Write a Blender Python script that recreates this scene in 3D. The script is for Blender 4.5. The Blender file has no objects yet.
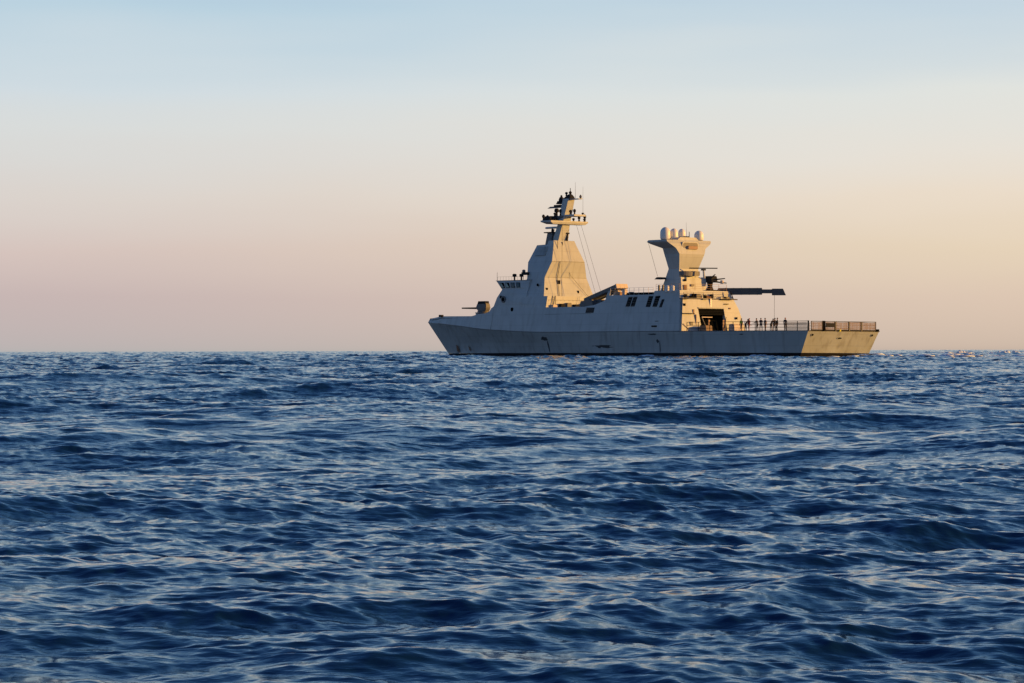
import bpy, bmesh, math, random
import numpy as np
from mathutils import Vector, Matrix
S = bpy.context.scene
COL = S.collection
R = math.radians

# ------------------------------------------------------------------ camera
cam = bpy.data.cameras.new('camera')
cam.sensor_width = 36; cam.lens = 36 * 2904 / 1024
cam.clip_start = 0.5; cam.clip_end = 30000
camo = bpy.data.objects.new('camera', cam); COL.objects.link(camo)
camo.matrix_world = Matrix.Translation((0, 0, 1.2)) @ Matrix.Rotation(R(90.15), 4, 'X') @ Matrix.Rotation(R(-0.123), 4, 'Z')
S.camera = camo
S.render.resolution_x = 1024; S.render.resolution_y = 683
S.view_settings.view_transform = 'Standard'; S.view_settings.look = 'None'
S.view_settings.gamma = 1; S.view_settings.use_curve_mapping = False
S.view_settings.exposure = 0.9
EXPO = 2 ** S.view_settings.exposure

# ------------------------------------------------------------------ sky
def lin(c):
    return tuple(((v / 255) / 12.92 if v / 255 <= .04045 else ((v / 255 + .055) / 1.055) ** 2.4) for v in c)
SUN_EL, SUN_AZ = R(7), R(3)          # the sun stands low, to the right; azimuth measured from +X towards -Y
sun_dir = Vector((math.cos(SUN_EL) * math.cos(SUN_AZ), -math.cos(SUN_EL) * math.sin(SUN_AZ), math.sin(SUN_EL)))
W = bpy.data.worlds.new('World'); S.world = W; W.use_nodes = True
nt = W.node_tree; N = nt.nodes; L = nt.links
for n in list(N): N.remove(n)
out = N.new('ShaderNodeOutputWorld'); bg = N.new('ShaderNodeBackground')
tc = N.new('ShaderNodeTexCoord'); sp = N.new('ShaderNodeSeparateXYZ')
L.new(tc.outputs['Generated'], sp.inputs[0])
def mth(op, a, b=None, clamp=False, nodes=None, links=None):
    nodes = nodes or N; links = links or L
    m = nodes.new('ShaderNodeMath'); m.operation = op; m.use_clamp = clamp
    for i, v in enumerate((a, b)):
        if v is None: continue
        if isinstance(v, (int, float)): m.inputs[i].default_value = v
        else: links.new(v, m.inputs[i])
    return m.outputs[0]
z = mth('MAXIMUM', sp.outputs['Z'], 0.0)
# slight unevenness of the layers
nz = N.new('ShaderNodeTexNoise'); nz.inputs['Scale'].default_value = 5; nz.inputs['Detail'].default_value = 3
mp = N.new('ShaderNodeMapping'); mp.inputs['Scale'].default_value = (1, 1, 7)
L.new(tc.outputs['Generated'], mp.inputs[0]); L.new(mp.outputs[0], nz.inputs['Vector'])
zz = mth('ADD', z, mth('MULTIPLY', mth('SUBTRACT', nz.outputs['Fac'], .5), mth('MULTIPLY', z, .35)))
f = mth('SQRT', mth('MAXIMUM', zz, 0.0))
def ramp(stops):
    r = N.new('ShaderNodeValToRGB'); cr = r.color_ramp; cr.interpolation = 'B_SPLINE' if False else 'LINEAR'
    while len(cr.elements) < len(stops): cr.elements.new(.5)
    for e, (el, c) in zip(cr.elements, stops):
        e.position = math.sqrt(el); e.color = (*[v / EXPO for v in lin(c)], 1)
    L.new(f, r.inputs[0]); return r.outputs[0]
UP = [(.19, (134, 174, 210)), (.27, (84, 134, 188)), (.42, (46, 94, 154)), (.75, (26, 60, 114)), (1.0, (24, 54, 100))]
left = ramp([(0.0, (181, 177, 177)), (.018, (197, 180, 179)), (.034, (211, 193, 188)), (.052, (216, 208, 203)), (.075, (214, 217, 217)), (.090, (206, 217, 224)), (.118, (182, 207, 222))] + UP)
right = ramp([(0.0, (200, 180, 164)), (.018, (219, 197, 178)), (.034, (228, 209, 184)), (.052, (233, 218, 200)), (.066, (230, 223, 213)), (.088, (223, 225, 221)), (.118, (196, 212, 223))] + UP)
mr = N.new('ShaderNodeMapRange'); mr.interpolation_type = 'SMOOTHSTEP'
mr.inputs['From Min'].default_value = -.21; mr.inputs['From Max'].default_value = .21
L.new(sp.outputs['X'], mr.inputs['Value'])
mx = N.new('ShaderNodeMix'); mx.data_type = 'RGBA'
L.new(mr.outputs[0], mx.inputs['Factor']); L.new(left, mx.inputs['A']); L.new(right, mx.inputs['B'])
# warm glow round the low sun
dt = N.new('ShaderNodeVectorMath'); dt.operation = 'DOT_PRODUCT'
L.new(tc.outputs['Generated'], dt.inputs[0]); dt.inputs[1].default_value = sun_dir
gl = mth('POWER', mth('MAXIMUM', dt.outputs['Value'], 0.0), 9.0)
gm = N.new('ShaderNodeMix'); gm.data_type = 'RGBA'; gm.blend_type = 'ADD'; gm.clamp_result = False
L.new(mth('MULTIPLY', gl, .3), gm.inputs['Factor']); L.new(mx.outputs['Result'], gm.inputs['A'])
gm.inputs['B'].default_value = (.9, .55, .28, 1)
sky = N.new('ShaderNodeTexSky'); sky.sky_type = 'NISHITA'; sky.sun_disc = False
sky.sun_elevation = SUN_EL; sky.sun_rotation = math.pi / 2 + SUN_AZ
am = N.new('ShaderNodeMix'); am.data_type = 'RGBA'; am.blend_type = 'ADD'; am.clamp_result = False
am.inputs['Factor'].default_value = .003
L.new(gm.outputs['Result'], am.inputs['A']); L.new(sky.outputs[0], am.inputs['B'])
L.new(am.outputs['Result'], bg.inputs['Color']); bg.inputs['Strength'].default_value = 1.0
L.new(bg.outputs[0], out.inputs['Surface'])

# ------------------------------------------------------------------ sun
sl = bpy.data.lights.new('sun', 'SUN'); sl.energy = 3.5; sl.angle = R(.55); sl.color = (1.0, .48, .085)
so = bpy.data.objects.new('sun', sl); COL.objects.link(so)
so.rotation_euler = sun_dir.to_track_quat('Z', 'Y').to_euler()

# ------------------------------------------------------------------ materials
def mat(name, col, rough=.5, metal=0., var=.12, scale=.6, streak=0., col2=None, bump=0., spec=.3):
    m = bpy.data.materials.new(name); m.use_nodes = True
    n = m.node_tree.nodes; l = m.node_tree.links; b = n['Principled BSDF']
    b.inputs['Roughness'].default_value = rough; b.inputs['Metallic'].default_value = metal; b.inputs['Specular IOR Level'].default_value = spec
    t = n.new('ShaderNodeTexCoord')
    a = n.new('ShaderNodeTexNoise'); a.inputs['Scale'].default_value = scale; a.inputs['Detail'].default_value = 6
    l.new(t.outputs['Object'], a.inputs['Vector'])
    s = n.new('ShaderNodeTexNoise'); s.inputs['Scale'].default_value = 1.3; s.inputs['Detail'].default_value = 5
    p = n.new('ShaderNodeMapping'); p.inputs['Scale'].default_value = (1.1, 1.1, .12)
    l.new(t.outputs['Object'], p.inputs[0]); l.new(p.outputs[0], s.inputs['Vector'])
    c2 = col2 or tuple(v * .55 for v in col)
    f1 = n.new('ShaderNodeMix'); f1.data_type = 'RGBA'
    r1 = n.new('ShaderNodeMapRange'); r1.inputs['From Min'].default_value = .35; r1.inputs['From Max'].default_value = .75
    r1.inputs['To Max'].default_value = var * 2
    l.new(a.outputs['Fac'], r1.inputs['Value']); l.new(r1.outputs[0], f1.inputs['Factor'])
    f1.inputs['A'].default_value = (*col, 1); f1.inputs['B'].default_value = (*c2, 1)
    f2 = n.new('ShaderNodeMix'); f2.data_type = 'RGBA'
    r2 = n.new('ShaderNodeMapRange'); r2.inputs['From Min'].default_value = .52; r2.inputs['From Max'].default_value = .78
    r2.inputs['To Max'].default_value = streak
    l.new(s.outputs['Fac'], r2.inputs['Value']); l.new(r2.outputs[0], f2.inputs['Factor'])
    l.new(f1.outputs['Result'], f2.inputs['A']); f2.inputs['B'].default_value = (c2[0] * .8, c2[1] * .7, c2[2] * .6, 1)
    l.new(f2.outputs['Result'], b.inputs['Base Color'])
    if bump:
        # welded plates: faint seams in the vertical planes of the ship
        sx = n.new('ShaderNodeSeparateXYZ'); cx = n.new('ShaderNodeCombineXYZ'); l.new(t.outputs['Object'], sx.inputs[0])
        ad = n.new('ShaderNodeMath'); l.new(sx.outputs['X'], ad.inputs[0]); l.new(sx.outputs['Y'], ad.inputs[1])
        l.new(ad.outputs[0], cx.inputs['X']); l.new(sx.outputs['Z'], cx.inputs['Y'])
        bk = n.new('ShaderNodeTexBrick'); bk.inputs['Scale'].default_value = 1.0; bk.inputs['Brick Width'].default_value = 4.2; bk.inputs['Row Height'].default_value = 1.55
        bk.inputs['Mortar Size'].default_value = .035; bk.inputs['Color1'].default_value = (1, 1, 1, 1); bk.inputs['Color2'].default_value = (.90, .91, .92, 1); bk.inputs['Mortar'].default_value = (.72, .72, .72, 1)
        l.new(cx.outputs[0], bk.inputs['Vector'])
        mu = n.new('ShaderNodeMix'); mu.data_type = 'RGBA'; mu.blend_type = 'MULTIPLY'; mu.inputs['Factor'].default_value = .5
        l.new(f2.outputs['Result'], mu.inputs['A']); l.new(bk.outputs['Color'], mu.inputs['B']); l.new(mu.outputs['Result'], b.inputs['Base Color'])
        bm_ = n.new('ShaderNodeBump'); bm_.inputs['Strength'].default_value = bump; bm_.inputs['Distance'].default_value = .05
        l.new(a.outputs['Fac'], bm_.inputs['Height']); l.new(bm_.outputs[0], b.inputs['Normal'])
    return m
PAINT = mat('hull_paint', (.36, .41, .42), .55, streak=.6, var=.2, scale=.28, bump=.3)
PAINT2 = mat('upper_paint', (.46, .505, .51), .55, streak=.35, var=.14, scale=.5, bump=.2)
BOOT = mat('boot_paint', (.010, .011, .014), .8, spec=.1)
DARK = mat('dark_metal', (.025, .027, .031), .8, spec=.08)
MID = mat('weathered_grey', (.13, .135, .14), .55)
BLACK = mat('recess_black', (.005, .006, .007), 1.0, spec=.0)  # shade of the hangar opening put into colour; also plain black fittings
DECK = mat('deck_coating', (.10, .105, .11), .8)
WHITE = mat('radome_white', (.74, .75, .74), .4, var=.03)
GLASS = mat('glass_reflection_tint', (.22, .36, .33), .15)  # pale green window reflection put into the base colour
DGLASS = mat('dark_glass', (.05, .08, .09), .2)
NET = mat('net_brown', (.24, .18, .13), .8)
WOOD = mat('tan_cover', (.36, .25, .17), .8)
RUST = mat('rust_stain', (.20, .12, .08), .8)
STAIN = mat('soot_stain', (.05, .055, .06), .8)
CREAM = mat('pale_cover', (.62, .55, .48), .7)
BOOM = mat('crane_paint', (.075, .08, .088), .5)
YEL = mat('hi_vis_yellow', (.75, .7, .05), .7)
RED = mat('red_cloth', (.30, .07, .05), .8)
NAVY = mat('navy_cloth', (.02, .024, .04), .85)
SKIN = mat('skin', (.42, .25, .17), .6)
HAIR = mat('hair', (.02, .015, .012), .7)

# ------------------------------------------------------------------ mesh helpers
class MB:
    def __init__(s): s.v = []; s.f = []
    def add(s, v, f):
        o = len(s.v); s.v += [tuple(map(float, p)) for p in v]; s.f += [tuple(i + o for i in q) for q in f]; return s
    def box(s, x0, x1, y0, y1, z0, z1, tx=(0, 0), ty=0.):
        # tx: shift of the (low-x, high-x) top edges; ty: inset of the top in y
        v = [(x0, y0, z0), (x1, y0, z0), (x1, y1, z0), (x0, y1, z0),
             (x0 + tx[0], y0 + ty, z1), (x1 + tx[1], y0 + ty, z1), (x1 + tx[1], y1 - ty, z1), (x0 + tx[0], y1 - ty, z1)]
        return s.add(v, [(0, 3, 2, 1), (4, 5, 6, 7), (0, 1, 5, 4), (1, 2, 6, 5), (2, 3, 7, 6), (3, 0, 4, 7)])
    def rows(s, rows):
        # rows: closed rings with equal counts, bottom to top
        n = len(rows[0]); v = [p for r in rows for p in r]; f = []
        for j in range(len(rows) - 1):
            for i in range(n):
                k = (i + 1) % n
                f.append((j * n + i, j * n + k, (j + 1) * n + k, (j + 1) * n + i))
        f.append(tuple(reversed(range(n)))); f.append(tuple((len(rows) - 1) * n + i for i in range(n)))
        return s.add(v, f)
    def prism_y(s, pts, y0, y1):       # polygon in xz extruded along y
        return s.rows([[(x, y0, z) for x, z in pts], [(x, y1, z) for x, z in pts]])
    def prism_x(s, pts, x0, x1):
        return s.rows([[(x0, y, z) for y, z in pts], [(x1, y, z) for y, z in pts]])
    def tube(s, a, b, r, r2=None, n=8):
        a = Vector(a); b = Vector(b); d = (b - a).normalized(); r2 = r if r2 is None else r2
        u = d.orthogonal().normalized(); w = d.cross(u)
        ring = lambda c, q: [tuple(c + u * math.cos(2 * math.pi * i / n) * q + w * math.sin(2 * math.pi * i / n) * q) for i in range(n)]
        return s.rows([ring(a, r), ring(b, r2)])
    def lathe(s, c, prof, n=20, axis='z'):
        rows = []
        for h, r in prof:
            ring = []
            for i in range(n):
                a = 2 * math.pi * i / n
                if axis == 'z': ring.append((c[0] + r * math.cos(a), c[1] + r * math.sin(a), c[2] + h))
                elif axis == 'x': ring.append((c[0] + h, c[1] + r * math.cos(a), c[2] + r * math.sin(a)))
                else: ring.append((c[0] + r * math.cos(a), c[1] + h, c[2] + r * math.sin(a)))
            rows.append(ring)
        return s.rows(rows)
    def build(s, name, m, parent=None, smooth=False, bevel=0.):
        me = bpy.data.meshes.new(name); me.from_pydata(s.v, [], s.f); me.materials.append(m)
        b = bmesh.new(); b.from_mesh(me); bmesh.ops.recalc_face_normals(b, faces=b.faces)
        if bevel:
            ed = [e for e in b.edges if len(e.link_faces) == 2 and e.calc_face_angle(0) > .5]
            bmesh.ops.bevel(b, geom=ed, offset=bevel, segments=2, affect='EDGES')
        b.to_mesh(me); b.free()
        if smooth: me.polygons.foreach_set('use_smooth', [True] * len(me.polygons))
        o = bpy.data.objects.new(name, me); COL.objects.link(o)
        if parent: o.parent = parent
        return o

# ------------------------------------------------------------------ sea
def wave_tile(n, size, lmin, lmax, slope, wdir, spread, seed, power=4.0):
    rg = np.random.default_rng(seed)
    k = 2 * np.pi * np.fft.fftfreq(n, size / n)
    kx, ky = np.meshgrid(k, k, indexing='ij'); kk = np.hypot(kx, ky); kk[0, 0] = 1
    c = (kx * math.cos(wdir) + ky * math.sin(wdir)) / kk
    D = np.abs(c) ** spread * np.where(c > 0, 1, .25) + .04
    a = np.sqrt(D * kk ** -power)
    lam = 2 * np.pi / kk
    win = 1 / (1 + np.exp(-(lam / lmin - 1) * 6)) / (1 + np.exp((lam / lmax - 1) * 6))
    a = a * win; a[0, 0] = 0
    H = a * (rg.normal(size=(n, n)) + 1j * rg.normal(size=(n, n)))
    h = np.fft.ifft2(H)
    q = 1 / h.real.std() if h.real.std() else 1
    sx = np.fft.ifft2(1j * kx * H).real; sy = np.fft.ifft2(1j * ky * H).real
    g = slope / math.sqrt((sx ** 2).mean() + (sy ** 2).mean())
    dx = np.fft.ifft2(1j * kx / kk * H).real; dy = np.fft.ifft2(1j * ky / kk * H).real
    return [(h.real * g).astype(np.float32), (dx * g).astype(np.float32), (dy * g).astype(np.float32)], size
def samp(tile, X, Y):
    arr, size = tile; n = arr[0].shape[0]
    u = (X / size * n) % n; v = (Y / size * n) % n
    i = np.floor(u).astype(int) % n; j = np.floor(v).astype(int) % n; fu = u - np.floor(u); fv = v - np.floor(v)
    i1 = (i + 1) % n; j1 = (j + 1) % n
    return [a[i, j] * (1 - fu) * (1 - fv) + a[i1, j] * fu * (1 - fv) + a[i, j1] * (1 - fu) * fv + a[i1, j1] * fu * fv for a in arr]
WD = R(-78)
T1 = wave_tile(512, 231., 2.6, 26., .063, WD, 2.2, 5, 3.9)
T2 = wave_tile(1024, 67., .5, 3.6, .085, WD + .25, 2.2, 8, 3.7)
T3 = wave_tile(1024, 14.3, .06, .7, .112, WD - .2, 1.5, 21, 3.6)
TM = wave_tile(256, 173., 9., 60., 1., 0, 0.0, 31, 3.0)
TM[0][0] /= TM[0][0].std()
REARTH = 6371000.
def fade(r, a, b): return np.clip(1 - (r - a) / (b - a), 0, 1)
def sea_xyz(X, Y):
    r = np.hypot(X, Y)
    a1 = 1 + .15 * (1 - fade(r, 80, 600)); a2 = 1 + 1.5 * (1 - fade(r, 25, 300)); a3 = (1 + 1.1 * (1 - fade(r, 18, 110))) * fade(r, 200, 900)
    gust = np.clip(1 + .24 * samp(TM, X, Y)[0] + .22 * samp(TM, Y * 5.3 + 9, X * 4.1)[0], .4, 1.8)
    grp = np.clip(1 + .25 * samp(TM, X * 2.3 + 31, Y * 2.3)[0], .5, 1.7)
    h1, x1, y1 = samp(T1, X + 40, Y + 11)
    c, s_ = math.cos(.5), math.sin(.5)
    h2, x2, y2 = samp(T2, X + 7, Y - 20)
    h3, u3, v3 = samp(T3, X * c - Y * s_, X * s_ + Y * c)
    x3 = u3 * c + v3 * s_; y3 = -u3 * s_ + v3 * c
    far = fade(r, 1500, 4500) * .5 + .5; a1 = a1 * far; a2 = a2 * grp * far; h = h1 * a1 + h2 * a2 + h3 * a3 * gust
    ch = .6
    return X + ch * (1.9 * x1 * a1 + 1.3 * x2 * a2 + x3 * a3 * gust), Y + ch * (1.9 * y1 * a1 + 1.3 * y2 * a2 + y3 * a3 * gust), h - r * r / (2 * REARTH)
def make_sea():
    rr = [1.2]
    while rr[-1] < 9: rr.append(rr[-1] * 1.012)
    while rr[-1] < 260: rr.append(rr[-1] * 1.0023)
    while rr[-1] < 3000: rr.append(rr[-1] * 1.0022)
    while rr[-1] < 9000: rr.append(rr[-1] * 1.006)
    rr = np.array(rr)
    fa = np.linspace(R(90 - 15), R(90 + 15), 1150)
    ca = np.linspace(R(105), R(435), 260)[1:-1]
    aa = np.concatenate([fa, ca]); n, m = len(rr), len(aa)
    Rr, A = np.meshgrid(rr, aa, indexing='ij')
    X, Y, Z = sea_xyz(Rr * np.cos(A), Rr * np.sin(A))
    co = np.stack([X, Y, Z], -1).reshape(-1, 3).astype(np.float32)
    co = np.vstack([co, [[0, 0, 0]]]).astype(np.float32)
    i, j = np.meshgrid(np.arange(n - 1), np.arange(m), indexing='ij'); k = (j + 1) % m
    q = np.stack([i * m + j, (i + 1) * m + j, (i + 1) * m + k, i * m + k], -1).reshape(-1, 4)
    jj = np.arange(m); t = np.stack([jj, (jj + 1) % m, np.full(m, n * m)], -1)
    me = bpy.data.meshes.new('sea'); me.vertices.add(len(co)); me.vertices.foreach_set('co', co.ravel())
    me.loops.add(q.size + t.size); me.polygons.add(len(q) + len(t))
    me.loops.foreach_set('vertex_index', np.concatenate([q.ravel(), t.ravel()]).astype(np.int32))
    me.polygons.foreach_set('loop_start', np.concatenate([np.arange(len(q)) * 4, len(q) * 4 + np.arange(len(t)) * 3]).astype(np.int32))
    me.update(calc_edges=True); me.polygons.foreach_set('use_smooth', np.ones(len(me.polygons), bool))
    m_ = bpy.data.materials.new('sea_water'); m_.use_nodes = True
    nn = m_.node_tree.nodes; ll = m_.node_tree.links; b = nn['Principled BSDF']
    b.inputs['Base Color'].default_value = (.003, .021, .066, 1); b.inputs['IOR'].default_value = 1.333
    b.inputs['Roughness'].default_value = .09
    g = nn.new('ShaderNodeNewGeometry')
    prev = None
    for scl, dist, st in ((.35, .16, .6), (1.9, .05, .7), (6.5, .016, .7), (19., .005, .6), (55., .0012, .5)):
        t = nn.new('ShaderNodeTexNoise'); t.inputs['Scale'].default_value = scl; t.inputs['Detail'].default_value = 3
        mpn = nn.new('ShaderNodeMapping'); mpn.inputs['Scale'].default_value = (.62, 1.0, 1.0); mpn.inputs['Rotation'].default_value = (0, 0, R(14))
        ll.new(g.outputs['Position'], mpn.inputs[0]); ll.new(mpn.outputs[0], t.inputs['Vector'])
        bp = nn.new('ShaderNodeBump'); bp.inputs['Strength'].default_value = st; bp.inputs['Distance'].default_value = dist
        if scl > 1: ab = mth('ABSOLUTE', mth('SUBTRACT', t.outputs['Fac'], .5, nodes=nn, links=ll), nodes=nn, links=ll); ll.new(mth('MULTIPLY', ab, -1.0, nodes=nn, links=ll), bp.inputs['Height'])
        else: ll.new(t.outputs['Fac'], bp.inputs['Height'])
        if prev: ll.new(prev, bp.inputs['Normal'])
        prev = bp.outputs[0]
    sn = []
    for scl, am_ in ((1.6, .6), (6.0, 1.0)):
        t = nn.new('ShaderNodeTexNoise'); t.inputs['Scale'].default_value = scl; t.inputs['Detail'].default_value = 4
        mpn = nn.new('ShaderNodeMapping'); mpn.inputs['Scale'].default_value = (.5, 1.0, 1.0); mpn.inputs['Rotation'].default_value = (0, 0, R(10))
        ll.new(g.outputs['Position'], mpn.inputs[0]); ll.new(mpn.outputs[0], t.inputs['Vector'])
        v1 = nn.new('ShaderNodeVectorMath'); v1.operation = 'SUBTRACT'; ll.new(t.outputs['Color'], v1.inputs[0]); v1.inputs[1].default_value = (.5, .5, .5)
        v2 = nn.new('ShaderNodeVectorMath'); v2.operation = 'MULTIPLY'; ll.new(v1.outputs[0], v2.inputs[0]); v2.inputs[1].default_value = (.40 * am_, .62 * am_, 0)
        sn.append(v2.outputs[0])
    va = nn.new('ShaderNodeVectorMath'); ll.new(sn[0], va.inputs[0]); ll.new(sn[1], va.inputs[1])
    vb = nn.new('ShaderNodeVectorMath'); ll.new(prev, vb.inputs[0]); ll.new(va.outputs[0], vb.inputs[1])
    vc = nn.new('ShaderNodeVectorMath'); vc.operation = 'NORMALIZE'; ll.new(vb.outputs[0], vc.inputs[0])
    ll.new(vc.outputs[0], b.inputs['Normal'])
    me.materials.append(m_)
    o = bpy.data.objects.new('sea', me); COL.objects.link(o); o['kind'] = 'structure'
    o['label'] = 'dark blue choppy sea reaching the horizon'
    return o
make_sea()

# ------------------------------------------------------------------ warship
# local frame: x forward from the stern, y to port, z up from the waterline
SHIP_M = Matrix.Translation((43.6, 381.3, -.02)) @ Matrix.Rotation(math.pi - .88965, 4, 'Z') @ Matrix.Rotation(.006, 4, 'X')
ship = bpy.data.objects.new('warship', None); COL.objects.link(ship); ship.matrix_world = SHIP_M
ship['label'] = 'grey naval warship with angular towers, golden sunlit stern, crossing the blue sea'
ship['category'] = 'warship'
def part(mb, name, m, parent=None, label=None, **k):
    o = mb.build(name, m, parent or ship, **k)
    if label: o['label'] = label
    return o
def plan(x): return 1.0 if x < 50 else max(0.0, 1 - ((x - 50) / 40.0) ** 2.2)
def zk(x): return float(np.interp(x, [0, 35, 54, 60, 66, 71, 77, 85.5, 90], [3.52, 3.6, 3.62, 3.76, 4.0, 4.24, 4.7, 5.2, 5.4]))
def ww(x): return 6.25 * (1 - (max(0, x - 30) / 54.3) ** 2.3) if x < 84.3 else 0.0
def side(x, z): return (6.6 - .2 * (z - 3.6)) * plan(x)
# --- hull
levels = [(-1.6, 0), (0.0, 1), (.60, 2), (.62, 3), (2.1, 4), (99, 5)]
SS = sorted(set(list(np.linspace(0, 1, 61))))
def hull_pt(s, lv, sgn):
    zl, k = levels[lv]
    if zl == 99:
        x = 90.0 * s; zz_ = zk(x); y = 6.6 * plan(x)
    else:
        x0 = 1.9 * (1 - max(zl, -.5) / 3.52); x1 = 84.2 + zl * 5.8 / 5.4
        x = x0 + (x1 - x0) * s; zz_ = zl
        xb = 84.3 * s; a = ww(min(xb, 84.3)) if zl >= 0 else ww(min(xb, 84.3)) * .8
        b = 6.6 * plan(90 * s); t = max(zl, 0) / zk(90 * s)
        y = a + (b - a) * (t ** (1.0 + .5 * s * s))
    return (x, sgn * y, zz_)
def hull_band(lo, hi, name, m, **k):
    mb = MB()
    for sgn in (1, -1):
        v = [hull_pt(s, l, sgn) for l in range(lo, hi + 1) for s in SS]; n = len(SS); f = []
        for j in range(hi - lo):
            for i in range(n - 1): f.append((j * n + i, j * n + i + 1, (j + 1) * n + i + 1, (j + 1) * n + i))
        mb.add(v, f)
    for l in range(lo, hi):       # transom strip
        mb.add([hull_pt(0, l, 1), hull_pt(0, l, -1), hull_pt(0, l + 1, -1), hull_pt(0, l + 1, 1)], [(0, 1, 2, 3)])
    return mb
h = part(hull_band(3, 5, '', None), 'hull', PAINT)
part(hull_band(0, 2, '', None), 'waterline_stripe', BOOT)
mb = MB()                                  # main deck lid
v = [hull_pt(s, 5, 1) for s in SS] + [hull_pt(s, 5, -1) for s in reversed(SS)]
mb.add(v, [tuple(range(len(v)))]); part(mb, 'flight_deck', DECK)
# knuckle rubbing edge
mb = MB()
for sgn in (1, -1):
    for i in range(0, 57):
        a = Vector(hull_pt(SS[i], 5, sgn)); b = Vector(hull_pt(SS[i + 1], 5, sgn)); mb.tube(a, b, .05, n=5)
mb.tube((-.02, 6.6, 3.5), (-.02, -6.6, 3.5), .07, n=6)
part(mb, 'deck_edge', MID)
# hull marks
def hull_y(x, z):        # y of the hull side at a height between waterline and knuckle
    return ww(x) + (6.6 * plan(x) - ww(x)) * z / zk(x)
def patch(mb, x, z, rx, rz, seed, off=.012):
    rg = random.Random(seed); n = 18; v = []
    for i in range(n):
        a = 2 * math.pi * i / n; q = rg.uniform(.55, 1.1)
        xx = x + rx * q * math.cos(a); z_ = z + rz * q * math.sin(a)
        v.append((xx, hull_y(xx, z_) + off, z_))
    return mb.add(v, [tuple(range(n))])
for i, (x, z_, rx, rz) in enumerate([(44.4, 1.15, 1.1, .25), (41.2, 1.5, 2.6, .28), (53.6, 1.7, .18, 1.2), (54.2, 2.7, .9, .35), (29.0, 1.4, .12, 1.1), (29.4, 2.2, .3, .3), (30.4, 3.2, 1.0, .12), (12.6, 3.1, .5, .1)]):
    part(patch(MB(), x, z_, rx, rz, i), 'scuff_mark', STAIN)
for i, (x, z_, rx, rz) in enumerate([(80.6, 1.3, .5, .8), (44.0, .85, 2.2, .2), (76.4, 1.3, .25, .5)]):
    part(patch(MB(), x, z_, rx, rz, i + 30), 'rust_stain', RUST)
# transom fairleads: oval holes with a pale lower lip, and the small stern door
tr = lambda y, zz_: (1.9 * (1 - zz_ / 3.52) - .02, y, zz_)
def fairlead(y, zz_, ry, rz):
    n = 16
    ring = lambda q, d: [(tr(y, zz_ + q * rz * math.sin(2 * math.pi * i / n))[0] - d, y + q * ry * math.cos(2 * math.pi * i / n), zz_ + q * rz * math.sin(2 * math.pi * i / n)) for i in range(n)]
    o = part(MB().rows([ring(1.35, -.05), ring(1.35, .05), ring(1.0, .05)]), 'fairlead', PAINT)
    o2 = MB().rows([ring(1.0, .0), ring(.98, .06)]).build('opening', BLACK, o)
fairlead(5.6, 2.95, .20, .14); fairlead(-5.5, 2.95, .20, .14); fairlead(.35, 2.55, .38, .10)

# --- superstructure side and decks: a hollow shell of thick bodies, profile in x with tumblehome in y
def block(xs, zb, zt, name, m, yin=0., yf=None, **k):
    """body between z=zb(x) and z=zt(x) following the tumblehome side; xs = list of (x_bottom, x_top)"""
    mb = MB(); rows = []
    for xb, xt in xs:
        b = zb(xb) if callable(zb) else zb; t = zt(xt) if callable(zt) else zt
        yb = (yf or side)(xb, b) - yin; yt = (yf or side)(xt, t) - yin
        rows.append([(xb, yb, b), (xt, yt, t), (xt, -yt, t), (xb, -yb, b)])
    mb.rows(rows); return part(mb, name, m, **k)
top = lambda x: float(np.interp(x, [25, 25.5, 30.9, 31.3, 40.7, 41.5, 43.6, 45.8, 54.4, 54.5, 60, 66, 68, 68.9, 72, 73.9, 85, 89.6],
                                [8.15, 8.2, 8.2, 8.72, 8.72, 8.0, 7.4, 7.2, 7.22, 7.25, 7.3, 7.4, 7.5, 6.55, 6.42, 6.16, 6.28, 6.0]))
# hangar block, its after face leans forward and is cut by the door: built as pieces around the opening
XA = lambda zz_: 24.4 + (zz_ - 3.55) * .16
def slab(y0, y1, z0, z1, dx0=0., dx1=.5, yt0=None, yt1=None):     # leaning wall piece of the after face
    yt0 = y0 if yt0 is None else yt0; yt1 = y1 if yt1 is None else yt1
    v = [(XA(z0) + dx0, y0, z0), (XA(z0) + dx0, y1, z0), (XA(z1) + dx0, yt1, z1), (XA(z1) + dx0, yt0, z1),
         (XA(z0) + dx1, y0, z0), (XA(z0) + dx1, y1, z0), (XA(z1) + dx1, yt1, z1), (XA(z1) + dx1, yt0, z1)]
    return v, [(0, 1, 2, 3), (4, 7, 6, 5), (0, 4, 5, 1), (1, 5, 6, 2), (2, 6, 7, 3), (3, 7, 4, 0)]
ZH, ZD = 8.15, 6.78
sy = lambda zz_: 6.6 - .2 * (zz_ - 3.6)
mb = MB()
for a in (slab(2.75, sy(3.56), 3.56, ZD, yt0=3.1, yt1=sy(ZD)), slab(-5.6, -2.0, 3.56, ZD, yt0=-4.55, yt1=-1.75), slab(-4.55, sy(ZD), ZD, ZH, yt0=-3.75, yt1=sy(ZH))): mb.add(*a)
part(mb, 'hangar_wall', PAINT2)
mb = MB().box(25.4, 34, -2.6, 3.4, 3.58, 3.6); mb.box(33.8, 34, -2.6, 3.4, 3.6, 6.9); mb.box(25.4, 34, 3.3, 3.45, 3.6, 6.9); mb.box(25.4, 34, -2.7, -2.55, 3.6, 6.9); mb.box(25.4, 34, -2.7, 3.45, 6.85, 6.95)
part(mb, 'hangar_interior', DARK)
mb = MB()
mb.add(*slab(-1.75, 3.1, ZD - .05, ZD + .12, dx0=-.12, dx1=.1))
part(mb, 'door_lintel', PAINT)
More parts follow.
